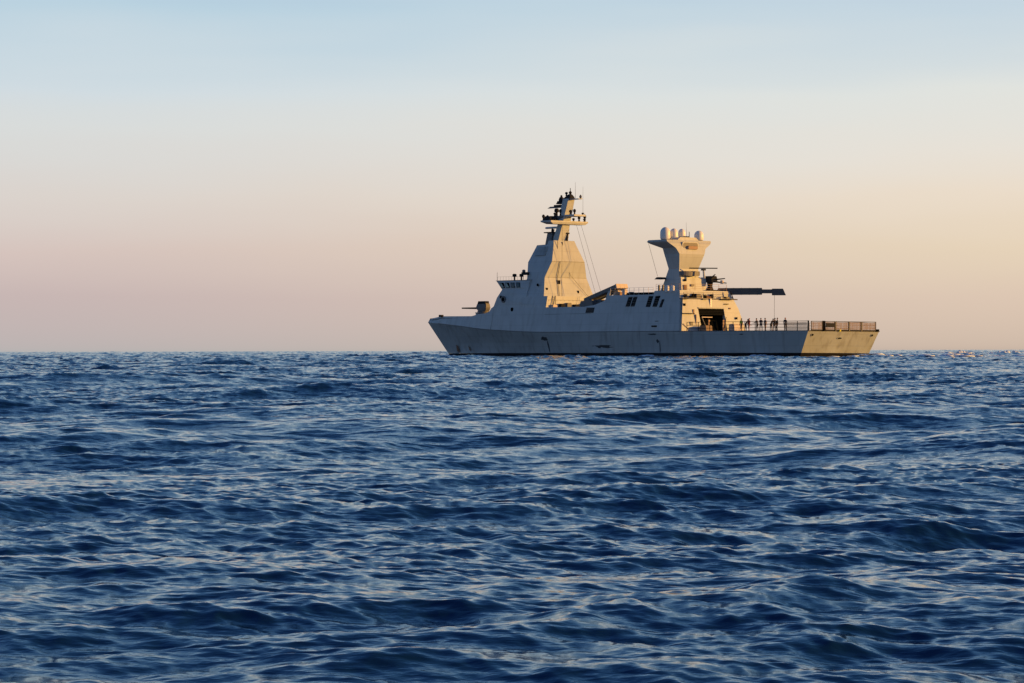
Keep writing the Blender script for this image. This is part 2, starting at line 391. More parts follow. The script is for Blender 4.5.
dr = part(MB().add(*slab(-1.78, 3.08, 5.85, ZD - .05, dx0=.12, dx1=.25)), 'hangar_door', BLACK, label='roller door half raised, coloured black for the shade of the opening')  # shade of the hangar opening painted as a black door
dm = MB()
for i in range(4): dm.add(*slab(-1.8, 3.0, 5.9 + i * .22, 5.93 + i * .22, dx0=.08, dx1=.13))
dm.build('door_rib', DARK, dr)
# side shells (port and starboard skins of the superstructure), starboard narrower by the hangar
def shell(xs, name='superstructure_side'):
    mb = MB()
    for sgn in (1, -1):
        rows = []
        for x0_, x1_ in xs:
            b = zk(x0_) ; t = top(x1_); yb = side(x0_, b); yt = side(x1_, t)
            if sgn < 0 and x0_ < 26: yb = 5.6; yt = 3.8
            elif sgn < 0 and x0_ < 31: yb = 6.0; yt = 4.6
            rows.append([(x0_, sgn * yb, b), (x1_, sgn * yt, t), (x1_, sgn * (yt - .25), t), (x0_, sgn * (yb - .25), b)])
        mb.rows(rows)
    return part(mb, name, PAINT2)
shell([(24.42, 25.14), (25.5, 25.6), (30.9, 30.9), (31.3, 31.3), (36, 36), (40.7, 40.7), (41.5, 41.5), (43.6, 43.6), (45.8, 45.8), (50, 50), (54.4, 54.4)] + [(x, x) for x in (57, 60, 63, 66)] + [(68.2, 67.8)])
# roof decks
def roof(x0, x1, zf, name='roof_deck', nst=10, yin=.12):
    mb = MB(); rows = []
    for i in range(nst + 1):
        x = x0 + (x1 - x0) * i / nst; t = zf(x) - .03; y = side(x, t) - yin
        ys = min(y, 4.55) if x < 31.2 else y
        rows.append([(x, y, t), (x, -ys, t), (x, -ys, t - .15), (x, y, t - .15)])
    mb.rows(rows); return part(mb, name, DECK)
roof(25.1, 30.95, top); roof(31.25, 40.7, top); roof(40.75, 45.8, top); roof(45.8, 54.4, top); roof(54.4, 67.9, top)
# raised house on the hangar (carries the after tower)
v = MB().rows([[(25.95, 5.5, 8.1), (31.25, 5.68, 8.1), (31.25, -4.9, 8.1), (25.95, -4.5, 8.1)],
               [(26.15, 5.4, 9.22), (31.25, 5.5, 9.22), (31.25, -4.4, 9.22), (26.15, -4.0, 9.22)]])
part(v, 'hangar_house', PAINT2, bevel=.05)
# step and front of the forward house
v = MB().rows([[(54.35, 5.82, 7.1), (68.0, 4.75, 7.1), (69.2, 0, 7.1), (68.0, -4.75, 7.1), (54.35, -5.82, 7.1)],
               [(54.5, 5.36, 8.87), (67.0, 4.7, 8.87), (68.1, 0, 8.87), (67.0, -4.7, 8.87), (54.5, -5.36, 8.87)]])
part(v, 'deckhouse', PAINT2)
v = MB().rows([[(60.0, 4.85, 8.86), (67.0, 4.68, 8.86), (68.1, 0, 8.86), (67.0, -4.68, 8.86), (60.0, -4.85, 8.86)],
               [(60.0, 4.5, 10.0), (66.05, 4.5, 10.0), (67.0, 0, 10.0), (66.05, -4.5, 10.0), (60.0, -4.5, 10.0)],
               [(60.0, 4.15, 11.3), (67.35, 4.55, 11.3), (68.3, 0, 11.3), (67.35, -4.55, 11.3), (60.0, -4.15, 11.3)]])
br = part(v, 'bridge', PAINT2)
v = MB().rows([[(59.9, 4.2, 11.3), (67.45, 4.6, 11.3), (68.4, 0, 11.3), (67.45, -4.6, 11.3), (59.9, -4.2, 11.3)],
               [(59.9, 4.2, 11.36), (67.45, 4.6, 11.36), (68.4, 0, 11.36), (67.45, -4.6, 11.36), (59.9, -4.2, 11.36)]])
v.build('bridge_roof', MID, br)
# bridge windows: slanted panes in dark frames, port side, and across the front
def quad_plate(p, th, name, m, parent, out_):
    a = [Vector(q) for q in p]; o_ = Vector(out_).normalized()
    return MB().rows([[tuple(q - o_ * th) for q in a], [tuple(q + o_ * th) for q in a]]).build(name, m, parent)
def bridge_y(x, zz_):
    xf0 = 66.05 + (zz_ - 10) * 1.0; t = (x - 60) / (xf0 - 60); u = (zz_ - 10) / 1.3
    return 4.5 * (1 - u) + (4.15 + (4.55 - 4.15) * t) * u
for sgn in (1, -1):
    for x0_ in (65.35, 64.15, 62.95, 61.75):
        w_ = .86; sh = .3
        p = [(x0_, 10.25), (x0_ + w_, 10.25), (x0_ + w_ + sh, 11.0), (x0_ + sh, 11.0)]
        p3 = [(x, sgn * (bridge_y(x, z_) + .07), z_) for x, z_ in p]
        fr = quad_plate(p3, .035, 'window', BLACK, br, (0, sgn, 0))
        c = Vector(p3[0]) * .25 + Vector(p3[1]) * .25 + Vector(p3[2]) * .25 + Vector(p3[3]) * .25
        p4 = [c + (Vector(q) - c) * .82 + Vector((0, sgn * .03, 0)) for q in p3]
        if x0_ > 64: p4[3] = p4[3] * .35 + p4[2] * .65          # bright reflection drawn as a wedge of pale colour
        pane = quad_plate(p4, .012, 'pane', GLASS if x0_ > 64 else DGLASS, br, (0, sgn, 0)); pane.parent = br
for i in range(6):
    y0_ = -4.2 + i * 1.42; y1_ = y0_ + 1.2
    X_ = lambda y, zz_: 66.05 + (zz_ - 10) * 1.0 + (1 - abs(y) / 4.5) * .95 + .02
    p3 = [(X_(y0_, 10.25), y0_, 10.25), (X_(y1_, 10.25), y1_, 10.25), (X_(y1_, 11.0), y1_, 11.0), (X_(y0_, 11.0), y0_, 11.0)]
    quad_plate(p3, .04, 'window', GLASS, br, (1, 0, -.5))
# bridge roof rails and small gear
mb = MB()
for i in range(12):
    x = 60.3 + i * .62; y = 4.1 + .4 * i / 11; mb.tube((x, y, 11.3), (x, y, 11.9), .012, n=4)
mb.tube((60.3, 4.1, 11.9), (67.1, 4.5, 11.9), .015, n=4)
mb.build('roof_rail', DARK, br)
for x, y in ((65.0, 3.0), (64.1, 2.4)):
    MB().lathe((x, y, 11.4), [(0, .12), (.5, .12), (.5, .3), (.85, .32), (.95, .2)], 12).build('searchlight', DARK, br)
MB().tube((67.6, 4.2, 11.4), (67.6, 4.2, 12.6), .025, n=5).build('whip_antenna', DARK, br)
MB().tube((61.2, 4.4, 11.4), (61.2, 4.4, 12.8), .025, n=5).build('whip_antenna', DARK, br)
# round wing port hatch, side lamps
def on_side(x, zz_, off=.02): return (x, side(x, zz_) + off, zz_)
def side_disc(x, zz_, r, name, m, inner=None):
    y = side(x, zz_)
    o = part(MB().lathe((x, y - .04, zz_), [(0, r), (.1, r), (.12, r * .8)], 16, axis='y'), name, m)
    if inner: MB().lathe((x, y + .07, zz_), [(0, r * .6), (.03, r * .6)], 14, axis='y').build('lens', inner, o)
side_disc(65.2, 8.55, .52, 'liferaft_hatch', MID, BLACK); side_disc(62.5, 7.0, .30, 'porthole', BLACK); side_disc(66.0, 8.9, .22, 'lamp', DARK)
# --- bow
def bow_shell():
    mb = MB(); xs = [67.6, 68.2, 68.9, 70.4, 72, 73.9, 77, 80, 83, 85, 87, 88.5, 89.55]
    for sgn in (1, -1):
        rows = []
        for x in xs:
            b = zk(x); t = top(x); yb = 6.6 * plan(x); xt = x - (.0 if x < 85 else (x - 85) * .08); yt = max(side(x, t) - .35 * (x - 67) / 22, .04)
            rows.append([(x, sgn * yb, b), (xt, sgn * yt, t), (xt, sgn * max(yt - .12, .0), t), (x, sgn * max(yb - .12, 0.), b)])
        mb.rows(rows)
    mb.rows([[(89.5, .12, 5.35), (90.0, 0, 5.38), (89.5, -.12, 5.35)], [(89.2, .12, 6.05), (89.4, 0, 6.05), (89.2, -.12, 6.05)]])
    return part(mb, 'bow_bulwark', PAINT2)
bow_shell()
mb = MB(); xs = [67.7, 70, 72, 74, 77, 80, 83, 85, 87, 88.8]
v = [(x, side(x, 6) - .1, top(x) - .28 if x > 69 else 6.2) for x in xs]; v += [(x, -y, z_) for x, y, z_ in reversed(v)]
mb.add(v, [tuple(range(len(v)))]); part(mb, 'foredeck', DECK)
part(MB().box(84.3, 85.0, 1.35, 1.75, 6.15, 6.5), 'bollard', DARK)
part(MB().box(86.5, 87.0, -.2, .2, 5.8, 6.35), 'capstan', DARK)
part(MB().lathe((73.2, 3.6, 6.1), [(0, .2), (.5, .2), (.5, .28), (.62, .28)], 10), 'deck_vent', CREAM)
mb = MB(); mb.prism_y([(70.2, 6.2), (72.6, 6.2), (71.6, 6.7), (70.4, 7.0)], -3.0, 3.0); part(mb, 'breakwater', PAINT2)
# gun
gun = part(MB().lathe((76.2, 0, 5.9), [(0, 1.1), (.9, 1.0), (.95, .9), (1.1, .9)], 24), 'gun_mount', MID)
MB().rows([[(75.2, .45, 6.95), (77.0, .4, 6.95), (77.0, -.4, 6.95), (75.2, -.45, 6.95)],
           [(75.0, .5, 7.5), (77.6, .4, 7.5), (77.6, -.4, 7.5), (75.0, -.5, 7.5)],
           [(75.1, .42, 8.15), (77.3, .35, 8.15), (77.3, -.35, 8.15), (75.1, -.42, 8.15)]]).build('turret', MID, gun, bevel=.08)
MB().rows([[(75.2, .4, 8.1), (77.2, .35, 8.1), (77.2, -.3, 8.1), (75.2, -.35, 8.1)], [(75.3, .4, 8.5), (77.0, .35, 8.5), (77.0, -.3, 8.5), (75.3, -.35, 8.5)]]).build('sight_housing', DARK, gun)
MB().tube((77.5, 0, 7.45), (81.4, 0, 7.5), .15, .10, 10).build('barrel', DARK, gun)
part(MB().rows([[(69.0, 1.6, 6.2), (71.4, 1.6, 6.2), (71.4, -2.2, 6.2), (69.0, -2.2, 6.2)], [(69.0, 1.4, 7.6), (70.6, 1.4, 7.6), (70.6, -2.0, 7.6), (69.0, -2.0, 7.6)]]), 'missile_hatch_block', PAINT2)

# --- forward tower
def tower_rows(tab): return [[(xa, w, z_), (xf, wf, z_), (xf, -wf, z_), (xa, -w, z_)] for z_, w, wf, xa, xf in tab]
tw = part(MB().rows(tower_rows([(8.85, 4.8, 4.6, 56.0, 61.2), (11.65, 4.0, 3.7, 56.8, 61.2), (14.0, 3.1, 2.9, 56.2, 61.95), (16.5, 2.15, 1.9, 57.0, 61.1), (16.55, 2.14, 1.9, 57.02, 58.7), (17.1, 1.97, 1.8, 57.2, 58.6)])), 'main_tower', PAINT2)
def face_x(zz_): return float(np.interp(zz_, [8.87, 11.65, 14, 16.5, 17.1], [56.0, 56.8, 56.2, 57.0, 57.2]))
def tw_w(zz_): return float(np.interp(zz_, [8.87, 11.65, 14, 16.5, 17.1], [4.8, 4.0, 3.1, 2.15, 1.97]))
for y, z_, a, b_ in ((1.55, 10.9, .28, .35), (4.0, 9.95, .16, .16), (-1.9, 9.6, .14, .2)):
    MB().box(face_x(z_) - .06, face_x(z_) + .3, y - a, y + a, z_ - b_, z_ + b_).build('porthole', BLACK, tw)
mb = MB(); mb.tube((56.9, 1.5, 17.1), (56.7, 1.6, 14.2), .045, n=5); mb.tube((56.1, 1.62, 14.0), (56.65, 1.7, 11.7), .045, n=5); mb.tube((56.7, 1.7, 11.7), (55.9, 1.95, 8.95), .045, n=5)
mb.build('cable_duct', MID, tw)
mb = MB()
for z_ in (11.65, 14.0): mb.box(face_x(z_) - .03, face_x(z_) + .1, -tw_w(z_) + .02, tw_w(z_) - .02, z_ - .02, z_ + .02)
mb.box(56.95, 57.3, .42, .46, 14.1, 16.9)
mb.build('panel_seam', MID, tw)
mb = MB(); mb.tube((56.5, -.9, 11.8), (55.85, -3.6, 8.9), .02, n=4); mb.tube((56.6, .4, 13.9), (56.6, -.9, 11.8), .02, n=4); mb.build('guy_line', DARK, tw)
# array panel on the port face and sensors
def tport(x, zz_, off): 
    return (x, tw_w(zz_) + off, zz_)
quad_plate([tport(58.3, 14.9, -.04), tport(60.6, 14.9, -.02), tport(60.2, 16.2, -.02), tport(58.2, 16.2, -.04)], .06, 'radar_panel', PAINT, tw, (0, 1, .35))
MB().box(60.9, 62.3, 3.2, 3.9, 12.1, 12.5).build('sensor_arm', DARK, tw); MB().lathe((62.1, 3.6, 12.4), [(0, .1), (.15, .25), (.4, .25), (.5, .1)], 12).build('sensor_head', MID, tw)
MB().lathe((57.9, 4.35, 10.55), [(0, .2), (.12, .2)], 12, axis='y').build('porthole', BLACK, tw)
# white/dark stuff at the tower foot
for i, (x, y, sx, sz, m) in enumerate([(54.9, 4.4, .5, .5, CREAM), (54.8, 3.0, .6, .7, DARK), (55.0, 1.6, .5, .9, MID), (54.7, .4, .7, .6, DARK), (54.9, -1.2, .4, .8, CREAM), (54.8, -2.4, .5, .6, DARK)]):
    part(MB().box(x - .75 - sx / 2, x - .75 + sx / 2, y - .45, y + .45, 7.2, 7.25 + sz * .75, ty=.05), 'deck_locker', m, bevel=.04)
mb = MB(); 
for y in np.linspace(-4.8, 5.2, 14): mb.tube((54.45, y, 7.2), (54.45, y, 8.3), .02, n=4)
mb.tube((54.45, -4.9, 8.3), (54.45, 5.3, 8.3), .02, n=4)
part(mb, 'guard_rail', DARK)
mb = MB(); mb.tube((54.1, 4.7, 7.2), (54.45, 4.4, 8.9), .05, n=4); mb.tube((54.1, 4.2, 7.2), (54.45, 3.9, 8.9), .05, n=4)
for k in range(6): mb.tube((54.1 + k * .06, 4.7 - k * .05, 7.35 + k * .27), (54.1 + k * .06, 4.2 - k * .05, 7.35 + k * .27), .03, n=4)
part(mb, 'ladder', MID)
# --- pole mast on the forward tower
mast = part(MB().rows([[(57.4, .95, 17.0), (58.9, .8, 17.0), (58.9, -.8, 17.0), (57.4, -.95, 17.0)],
                       [(56.75, .72, 19.4), (58.0, .6, 19.4), (58.0, -.6, 19.4), (56.75, -.72, 19.4)],
                       [(56.2, .68, 21.0), (57.5, .55, 21.0), (57.5, -.55, 21.0), (56.2, -.68, 21.0)],
                       [(55.5, .6, 23.2), (56.9, .5, 23.2), (56.9, -.5, 23.2), (55.5, -.6, 23.2)]]), 'mast', PAINT2)
MB().rows([[(56.1, 3.0, 19.45), (57.6, 3.0, 19.45), (57.6, -3.2, 19.45), (56.1, -3.2, 19.45)], [(56.0, 3.5, 19.75), (57.9, 3.9, 19.75), (57.9, -3.8, 19.75), (56.0, -3.6, 19.75)],
           [(56.0, 3.5, 19.95), (57.9, 3.9, 19.95), (57.9, -3.8, 19.95), (56.0, -3.6, 19.95)]]).build('yardarm', PAINT2, mast)
MB().box(56.6, 60.4, -.75, .75, 20.45, 20.75).build('platform', MID, mast)
MB().rows([[(57, .4, 19.9), (58.2, .4, 19.9), (58.2, -.4, 19.9), (57, -.4, 19.9)], [(56.6, .7, 20.5), (60, .7, 20.5), (60, -.7, 20.5), (56.6, -.7, 20.5)]]).build('bracket', MID, mast)
MB().box(54.2, 56.6, -1.6, .6, 20.6, 20.85).build('platform', PAINT2, mast)
for x, y, z_, hh in ((59.9, -.5, 20.75, .6), (58.6, .6, 20.75, .5), (57.0, 1.9, 19.95, .6), (56.6, 2.6, 19.95, .4), (56.6, -1.3, 19.95, .5), (59.3, .3, 18.45, .4), (56.2, .4, 23.6, .6), (57.3, .6, 20.75, 1.0), (55.9, -.9, 20.85, .9), (61.0, 0, 20.2, .8), (60.2, .5, 20.2, .5), (57.6, 3.6, 19.95, .9), (56.5, 3.3, 19.95, .5), (56.4, -2.2, 19.95, .8), (56.4, -3.3, 19.95, 1.1), (55.4, .3, 20.85, .7), (54.5, -1.3, 20.85, .3), (56.0, -2.9, 19.95, .45)):
    MB().lathe((x, y, z_), [(0, .16), (hh * .35, .10), (hh * .6, .22), (hh * .85, .2), (hh, .05)], 8).build('antenna', DARK, mast)
MB().rows([[(58.2, 1.9, 19.9), (59.6, 1.9, 19.9), (59.6, .6, 19.9), (58.2, .6, 19.9)], [(58.0, 1.7, 20.7), (59.8, 1.9, 20.7), (59.8, .6, 20.7), (58.0, .6, 20.7)]]).build('jammer_box', DARK, mast)
# search radar (long bar) forward of the mast with its ball pedestal
MB().lathe((58.9, 0, 20.75), [(0, .18), (.55, .16), (.6, .34), (.95, .36), (1.15, .2)], 12).build('radar_pedestal', DARK, mast)
MB().rows([[(57.1, .12, 21.95), (60.9, .12, 21.95), (60.9, -.12, 21.95), (57.1, -.12, 21.95)], [(57.4, .1, 22.2), (60.3, .1, 22.2), (60.3, -.1, 22.2), (57.4, -.1, 22.2)]]).build('radar_bar', MID, mast)
MB().box(57.6, 59.2, -.3, .3, 22.15, 22.4).build('radar_bar_mount', DARK, mast)
MB().rows([[(56.9, .4, 22.5), (58.6, .4, 22.5), (58.6, -.4, 22.5), (56.9, -.4, 22.5)], [(56.9, .35, 22.95), (58.3, .35, 22.95), (58.3, -.35, 22.95), (56.9, -.35, 22.95)]]).build('bracket', DARK, mast)
MB().lathe((57.7, .1, 22.7), [(0, .35), (.4, .42), (.75, .3), (.8, .18), (1.1, .12)], 12).build('optical_head', DARK, mast)
MB().rows([[(55.3, .5, 23.15), (57, .5, 23.15), (57, -.5, 23.15), (55.3, -.5, 23.15)], [(55.4, .4, 23.5), (56.6, .3, 23.5), (56.6, -.3, 23.5), (55.4, -.4, 23.5)], [(55.6, .15, 23.85), (56.1, .15, 23.85), (56.1, -.15, 23.85), (55.6, -.15, 23.85)]]).build('mast_cap', DARK, mast)
MB().box(53.6, 55.6, -.5, .3, 23.05, 23.15).build('top_arm', PAINT2, mast)
MB().lathe((53.6, -.1, 23.15), [(0, .12), (.3, .2), (.55, .06)], 8).build('antenna', MID, mast)
MB().lathe((55.8, 0, 23.8), [(0, .1), (.3, .25), (.5, .1), (.55, .05), (.95, .05)], 8).build('antenna', DARK, mast)
MB().tube((54.9, -.2, 23.15), (54.9, -.2, 25.6), .03, .015, 5).build('whip_antenna', MID, mast)
MB().tube((54.0, -.9, 20.8), (54.0, -.9, 24.9), .022, .012, 5).build('whip_antenna', MID, mast)
# navigation radar forward, on a small post of its own
pst = part(MB().rows([[(58.7, .9, 17.1), (60.6, .8, 16.5), (60.6, -.5, 16.5), (58.7, -.7, 17.1)], [(58.9, .7, 18.3), (60.3, .6, 18.3), (60.3, -.2, 18.3), (58.9, -.2, 18.3)]]), 'radar_post', MID)
MB().box(58.9, 60.9, -.4, .8, 18.3, 18.45).build('platform', DARK, pst)
MB().lathe((59.6, .2, 18.45), [(0, .2), (.3, .2), (.5, .12)], 10).build('radar_pedestal', DARK, pst)
MB().lathe((58.3, .2, 19.08), [(0, .10), (.2, .16), (2.7, .16), (2.9, .10)], 10, axis='x').build('radar_bar', WHITE, pst)
for a_, b_ in (((58.5, 1.2, 17.1), (58.2, 1.2, 18.7)), ((58.2, -.6, 17.1), (58.0, -.9, 18.5))): part(MB().tube(a_, b_, .06, n=6), 'horn_post', DARK)
mb = MB(); mb.tube((57.2, -.55, 17.1), (57.15, -.6, 18.3), .15, n=8); mb.box(57.0, 57.4, -.9, -.3, 18.1, 18.3); part(mb, 'signal_lamp', DARK)
# halyards
for a, b_ in (((56.3, -1.6, 19.5), (52.4, -2.6, 7.6)), ((56.3, -2.5, 19.5), (51.5, -3.0, 7.6)), ((56.3, 1.1, 19.4), (55.0, 2.3, 7.4))):
    part(MB().tube(a, b_, .018, n=4), 'halyard', DARK)

# --- launcher amidships: two tilted canister packs
la = part(MB().box(43.6, 45.8, 2.0, 4.5, 7.3, 8.2), 'missile_launcher', MID)
def tilted(x0, z0, x1, z1, th, y0, y1):
    d = Vector((x1 - x0, 0, z1 - z0)).normalized(); n_ = Vector((-d.z, 0, d.x)); n_ = n_ if n_.z > 0 else -n_
    a = Vector((x0, 0, z0)); b = Vector((x1, 0, z1)); pts = [a, b, b + n_ * th, a + n_ * th]
    return [(p.x, p.z) for p in pts]
for k in range(3):
    y0_ = 4.3 - k * .72
    c_ = MB().prism_y(tilted(47.6, 7.85, 40.6, 9.75, .6, 0, 0), y0_ - .66, y0_).build('canister', PAINT2 if k % 2 else MID, la, bevel=.06)
    MB().prism_y(tilted(40.62, 9.72, 40.45, 9.77, .66, 0, 0), y0_ - .68, y0_ + .02).build('canister_cap', CREAM, la)
for y in (4.42, 1.95): MB().prism_y([(42.2, 7.6), (43.0, 7.6), (42.2, 9.3), (41.6, 9.5)], y - .06, y + .06).build('support_frame', PAINT2, la)
MB().box(47.0, 48.4, 2.2, 4.3, 7.2, 8.0, tx=(.2, -.2)).build('blast_deflector', MID, la)
part(MB().prism_y([(44.3, 7.25), (47.3, 7.25), (47.1, 8.0), (44.6, 8.2)], 4.5, 5.45), 'vent_house', MID, bevel=.05)
for x, y, w_, h_, m in ((41.2, 3.5, 1.0, .8, CREAM), (40.0, 4.3, .8, .55, WOOD), (39.0, 4.2, .5, .9, CREAM), (37.2, 4.6, .5, .5, MID)):
    part(MB().box(x, x + w_, y - .7, y, 8.65, 8.7 + h_, ty=.05), 'deck_locker', m, bevel=.04)
part(MB().prism_y([(31.6, 8.7), (38.2, 8.7), (38.0, 9.05), (31.8, 9.05)], 1.4, 4.6), 'funnel_cap', BLACK)
# side grilles (louvred openings) following the tumblehome
def grille(x0, x1, z0, z1, sh=.35):
    p = [(x0, z0), (x1, z0), (x1 - sh, z1), (x0 - sh, z1)]
    o = quad_plate([(x, side(x, z_) + .005, z_) for x, z_ in p], .03, 'vent_grille', BLACK, ship, (0, 1, .2))
    mb = MB(); n = 6
    for i in range(n):
        z_ = z0 + (z1 - z0) * (i + .5) / n; s_ = sh * (i + .5) / n
        mb.box(x0 - s_ + .05, x1 - s_ - .05, side(x0, z_) + .02, side(x0, z_) + .06, z_ - .025, z_ + .025)
    mb.build('louvre', MID, o)
grille(35.9, 36.75, 7.1, 8.45); grille(34.9, 35.7, 7.1, 8.45); grille(31.6, 32.5, 7.0, 8.5); grille(30.2, 31.1, 7.0, 8.5); grille(29.2, 29.7, 6.9, 8.0)
grille(43.5, 45.2, 6.3, 7.05, .1)
part(MB().box(29.6, 30.6, side(30, 4.3) - .1, side(30, 4.3) + .12, 4.2, 4.4), 'scupper', BLACK)
part(MB().box(29.4, 30.1, side(30, 5) - .1, side(30, 5) + .06, 4.95, 5.05), 'scupper', MID)
# horizontal seam along the step
mb = MB(); 
for a, b_ in ((44.0, 54.3),): mb.tube(on_side(a, 6.2, .0), on_side(b_, 6.2, .0), .03, n=4)
part(mb, 'panel_seam', MID)
# --- roof rails
def rail(pts, hgt, name='guard_rail', m=DARK, step=1.3, nrails=3, r=.022):
    mb = MB()
    for a, b_ in zip(pts[:-1], pts[1:]):
        a = Vector(a); b_ = Vector(b_); n = max(1, int((b_ - a).length / step))
        for i in range(n + 1):
            p = a.lerp(b_, i / n); mb.tube(p, p + Vector((0, 0, hgt)), r, n=4)
        for k in range(nrails):
            o_ = Vector((0, 0, hgt * (k + 1) / nrails)); mb.tube(a + o_, b_ + o_, r * .9, n=4)
    return part(mb, name, m)
rail([(40.6, 5.35, 8.72), (31.6, 5.35, 8.72)], 1.0, m=CREAM, step=.9)
rail([(31.0, 5.35, 9.22), (26.3, 5.35, 9.22), (26.2, -3.5, 9.22)], .9, m=WOOD)
rail([(25.2, 5.5, 8.15), (25.2, -3.6, 8.15)], .8, m=DARK, step=1.6)
for x in (28.6, 27.5):
    part(MB().lathe((x, 5.45, 9.0), [(0, .22), (.1, .28), (.8, .28), (.9, .2)], 12), 'liferaft_canister', WHITE, smooth=False)
for x in (30.2, 29.4): part(MB().box(x, x + .25, 5.3, 5.5, 9.2, 10.0), 'fire_locker', MID)

# --- after tower
def wing(pts, x0, x1, x0t=None): pass
zs = [(9.2, 2.05, 30.0, 33.9), (10.2, 1.95, 30.05, 33.3), (12.35, 1.8, 30.15, 32.35), (14.4, 2.35, 29.5, 32.65), (15.2, 2.8, 29.75, 32.5), (15.85, 3.85, 29.95, 34.0), (16.1, 4.15, 30.1, 34.3), (16.35, 4.15, 30.2, 34.0)]
at = part(MB().rows([[(xa, w, z_), (xf, w, z_), (xf, -w, z_), (xa, -w, z_)] for z_, w, xa, xf in zs]), 'radar_tower', PAINT2)
MB().rows([[(30.25, 2.1, 16.3), (33, 2.1, 16.3), (33, -2.0, 16.3), (30.25, -2.0, 16.3)], [(30.3, 1.5, 16.75), (32.6, 1.5, 16.75), (32.6, -1.45, 16.75), (30.3, -1.45, 16.75)]]).build('top_plinth', PAINT2, at)
# framed recess with the array dish in the after face
def rrect(y0, y1, z0, z1, x, r=.3, n=5):
    pts = []
    for cy, cz, a0 in ((y1 - r, z1 - r, 0), (y0 + r, z1 - r, 90), (y0 + r, z0 + r, 180), (y1 - r, z0 + r, 270)):
        for i in range(n + 1):
            a = R(a0 + 90 * i / n); pts.append((x, cy + r * math.cos(a), cz + r * math.sin(a)))
    return pts
fr = MB().rows([rrect(-1.5, 1.55, 14.85, 16.1, 30.1), rrect(-1.5, 1.55, 14.85, 16.1, 29.78), rrect(-1.35, 1.4, 15.0, 15.97, 29.78)]).build('recess_frame', PAINT2, at)
MB().add(rrect(-1.35, 1.4, 15.0, 15.97, 29.77), [tuple(range(24))]).build('recess_back', MID, at)
d_ = MB().rows([rrect(-1.2, .85, 15.02, 15.55, 29.76, .22), rrect(-1.05, .7, 15.07, 15.5, 29.45, .18)]).build('array_cover', WOOD, at)
# balcony: curved tub on the after face
n_ = 12; lo = []; hi = []; lo2 = []; hi2 = []
for i in range(n_ + 1):
    a = math.pi * i / n_; y = 1.75 * math.cos(a) + .1; x = 30.0 - .95 * math.sin(a) ** .7 if 0 < i < n_ else 30.0
    lo.append((x, y, 11.3 + .25 * (1 - math.sin(a)))); hi.append((x, y, 12.0))
MB().rows([lo, hi]).build('balcony', MID, at)
MB().box(29.6, 30.3, -3.0, 1.95, 9.2, 11.2, tx=(.2, 0), ty=.08).build('equipment_house', PAINT2, at, bevel=.06)
MB().box(29.55, 29.8, 1.0, 1.35, 10.6, 10.9).build('vent', BLACK, at)
MB().box(29.5, 29.7, 1.0, 1.45, 9.4, 10.1).build('hatch', RUST, at)
MB().box(29.5, 29.75, -.4, .1, 9.9, 10.2).build('vent', MID, at)
# rotating bar antenna on its post
ps = part(MB().tube((28.0, -.95, 11.0), (28.2, -.95, 12.3), .16, .12, 8), 'antenna_post', PAINT2)
MB().box(27.95, 28.45, -1.2, -.7, 12.1, 12.32).build('motor', DARK, ps)
MB().tube((29.3, .7, 12.42), (27.1, -2.6, 12.42), .075, n=6).build('radar_bar', DARK, ps)
# remote gun mount with its twisted cluster of barrels and boxes
gm_ = part(MB().box(28.4, 31.2, -4.1, -2.7, 9.2, 9.45), 'gun_mount', DARK)
MB().lathe((29.6, -3.5, 9.45), [(0, .55), (.5, .35), (.9, .42), (1.3, .5), (1.7, .35)], 12).build('turret', DARK, gm_)
MB().box(28.7, 30.3, -4.2, -3.0, 10.5, 11.4, tx=(.2, -.2)).build('sight_housing', DARK, gm_, bevel=.06)
for a, b_ in (((29, -3.9, 10.9), (27.6, -4.5, 11.05)), ((29, -4.1, 10.6), (27.4, -4.6, 10.4)), ((29, -3.1, 11.1), (28.2, -3.2, 11.6))):
    MB().tube(a, b_, .11, .07, 7).build('barrel', DARK, gm_)
MB().lathe((28.0, -4.3, 10.3), [(0, .2), (.25, .3), (.5, .2)], 10).build('ammunition_drum', CREAM, gm_)
for i in range(16):
    rg = random.Random(i + 3); x = 25.4 + rg.random() * .4; y = rg.uniform(-3.4, 5.0); w_ = rg.uniform(.15, .5)
    part(MB().box(x, x + .4, y - w_, y + w_, 8.15, 8.15 + rg.uniform(.2, .65), ty=.03), 'deck_fitting', rg.choice([DARK, MID, MID, RUST, PAINT2, BLACK]), bevel=.03)
# radomes
def radome(x, y, zb, r, hgt):
    prof = [(0, r * .85), (.12, r * .98), (hgt * .35, r)]
    for i in range(1, 8):
        a = i / 8 * math.pi / 2; prof.append((hgt * .5 + hgt * .5 * math.sin(a), r * math.cos(a)))
    o = part(MB().lathe((x, y, zb), prof + [(hgt, .02)], 28), 'radome', WHITE, smooth=True)
    MB().lathe((x, y, zb - .15), [(0, r * .7), (.16, r * .85)], 20).build('collar', MID, o)
radome(31.9, 2.85, 16.45, .72, 1.7); radome(31.7, 1.42, 16.45, .58, 1.55); radome(31.9, -.25, 16.85, .50, 1.15); radome(31.3, -2.95, 16.45, .66, 1.35)
part(MB().tube((31.4, -.75, 16.7), (31.5, -.7, 18.9), .03, .012, 5), 'whip_antenna', MID)
part(MB().tube((31.4, -1.2, 16.7), (31.4, -1.2, 17.6), .06, .04, 6), 'whip_antenna', DARK)
part(MB().box(31.2, 31.6, -1.0, -.2, 16.7, 16.95), 'antenna_base', DARK)
part(MB().tube((34.2, 3.95, 16.0), (33.2, 3.1, 11.3), .02, n=4), 'halyard', DARK)
part(MB().box(32.7, 33.9, 1.9, 3.1, 10.9, 11.2, tx=(.2, -.5)), 'light_bracket', DARK)
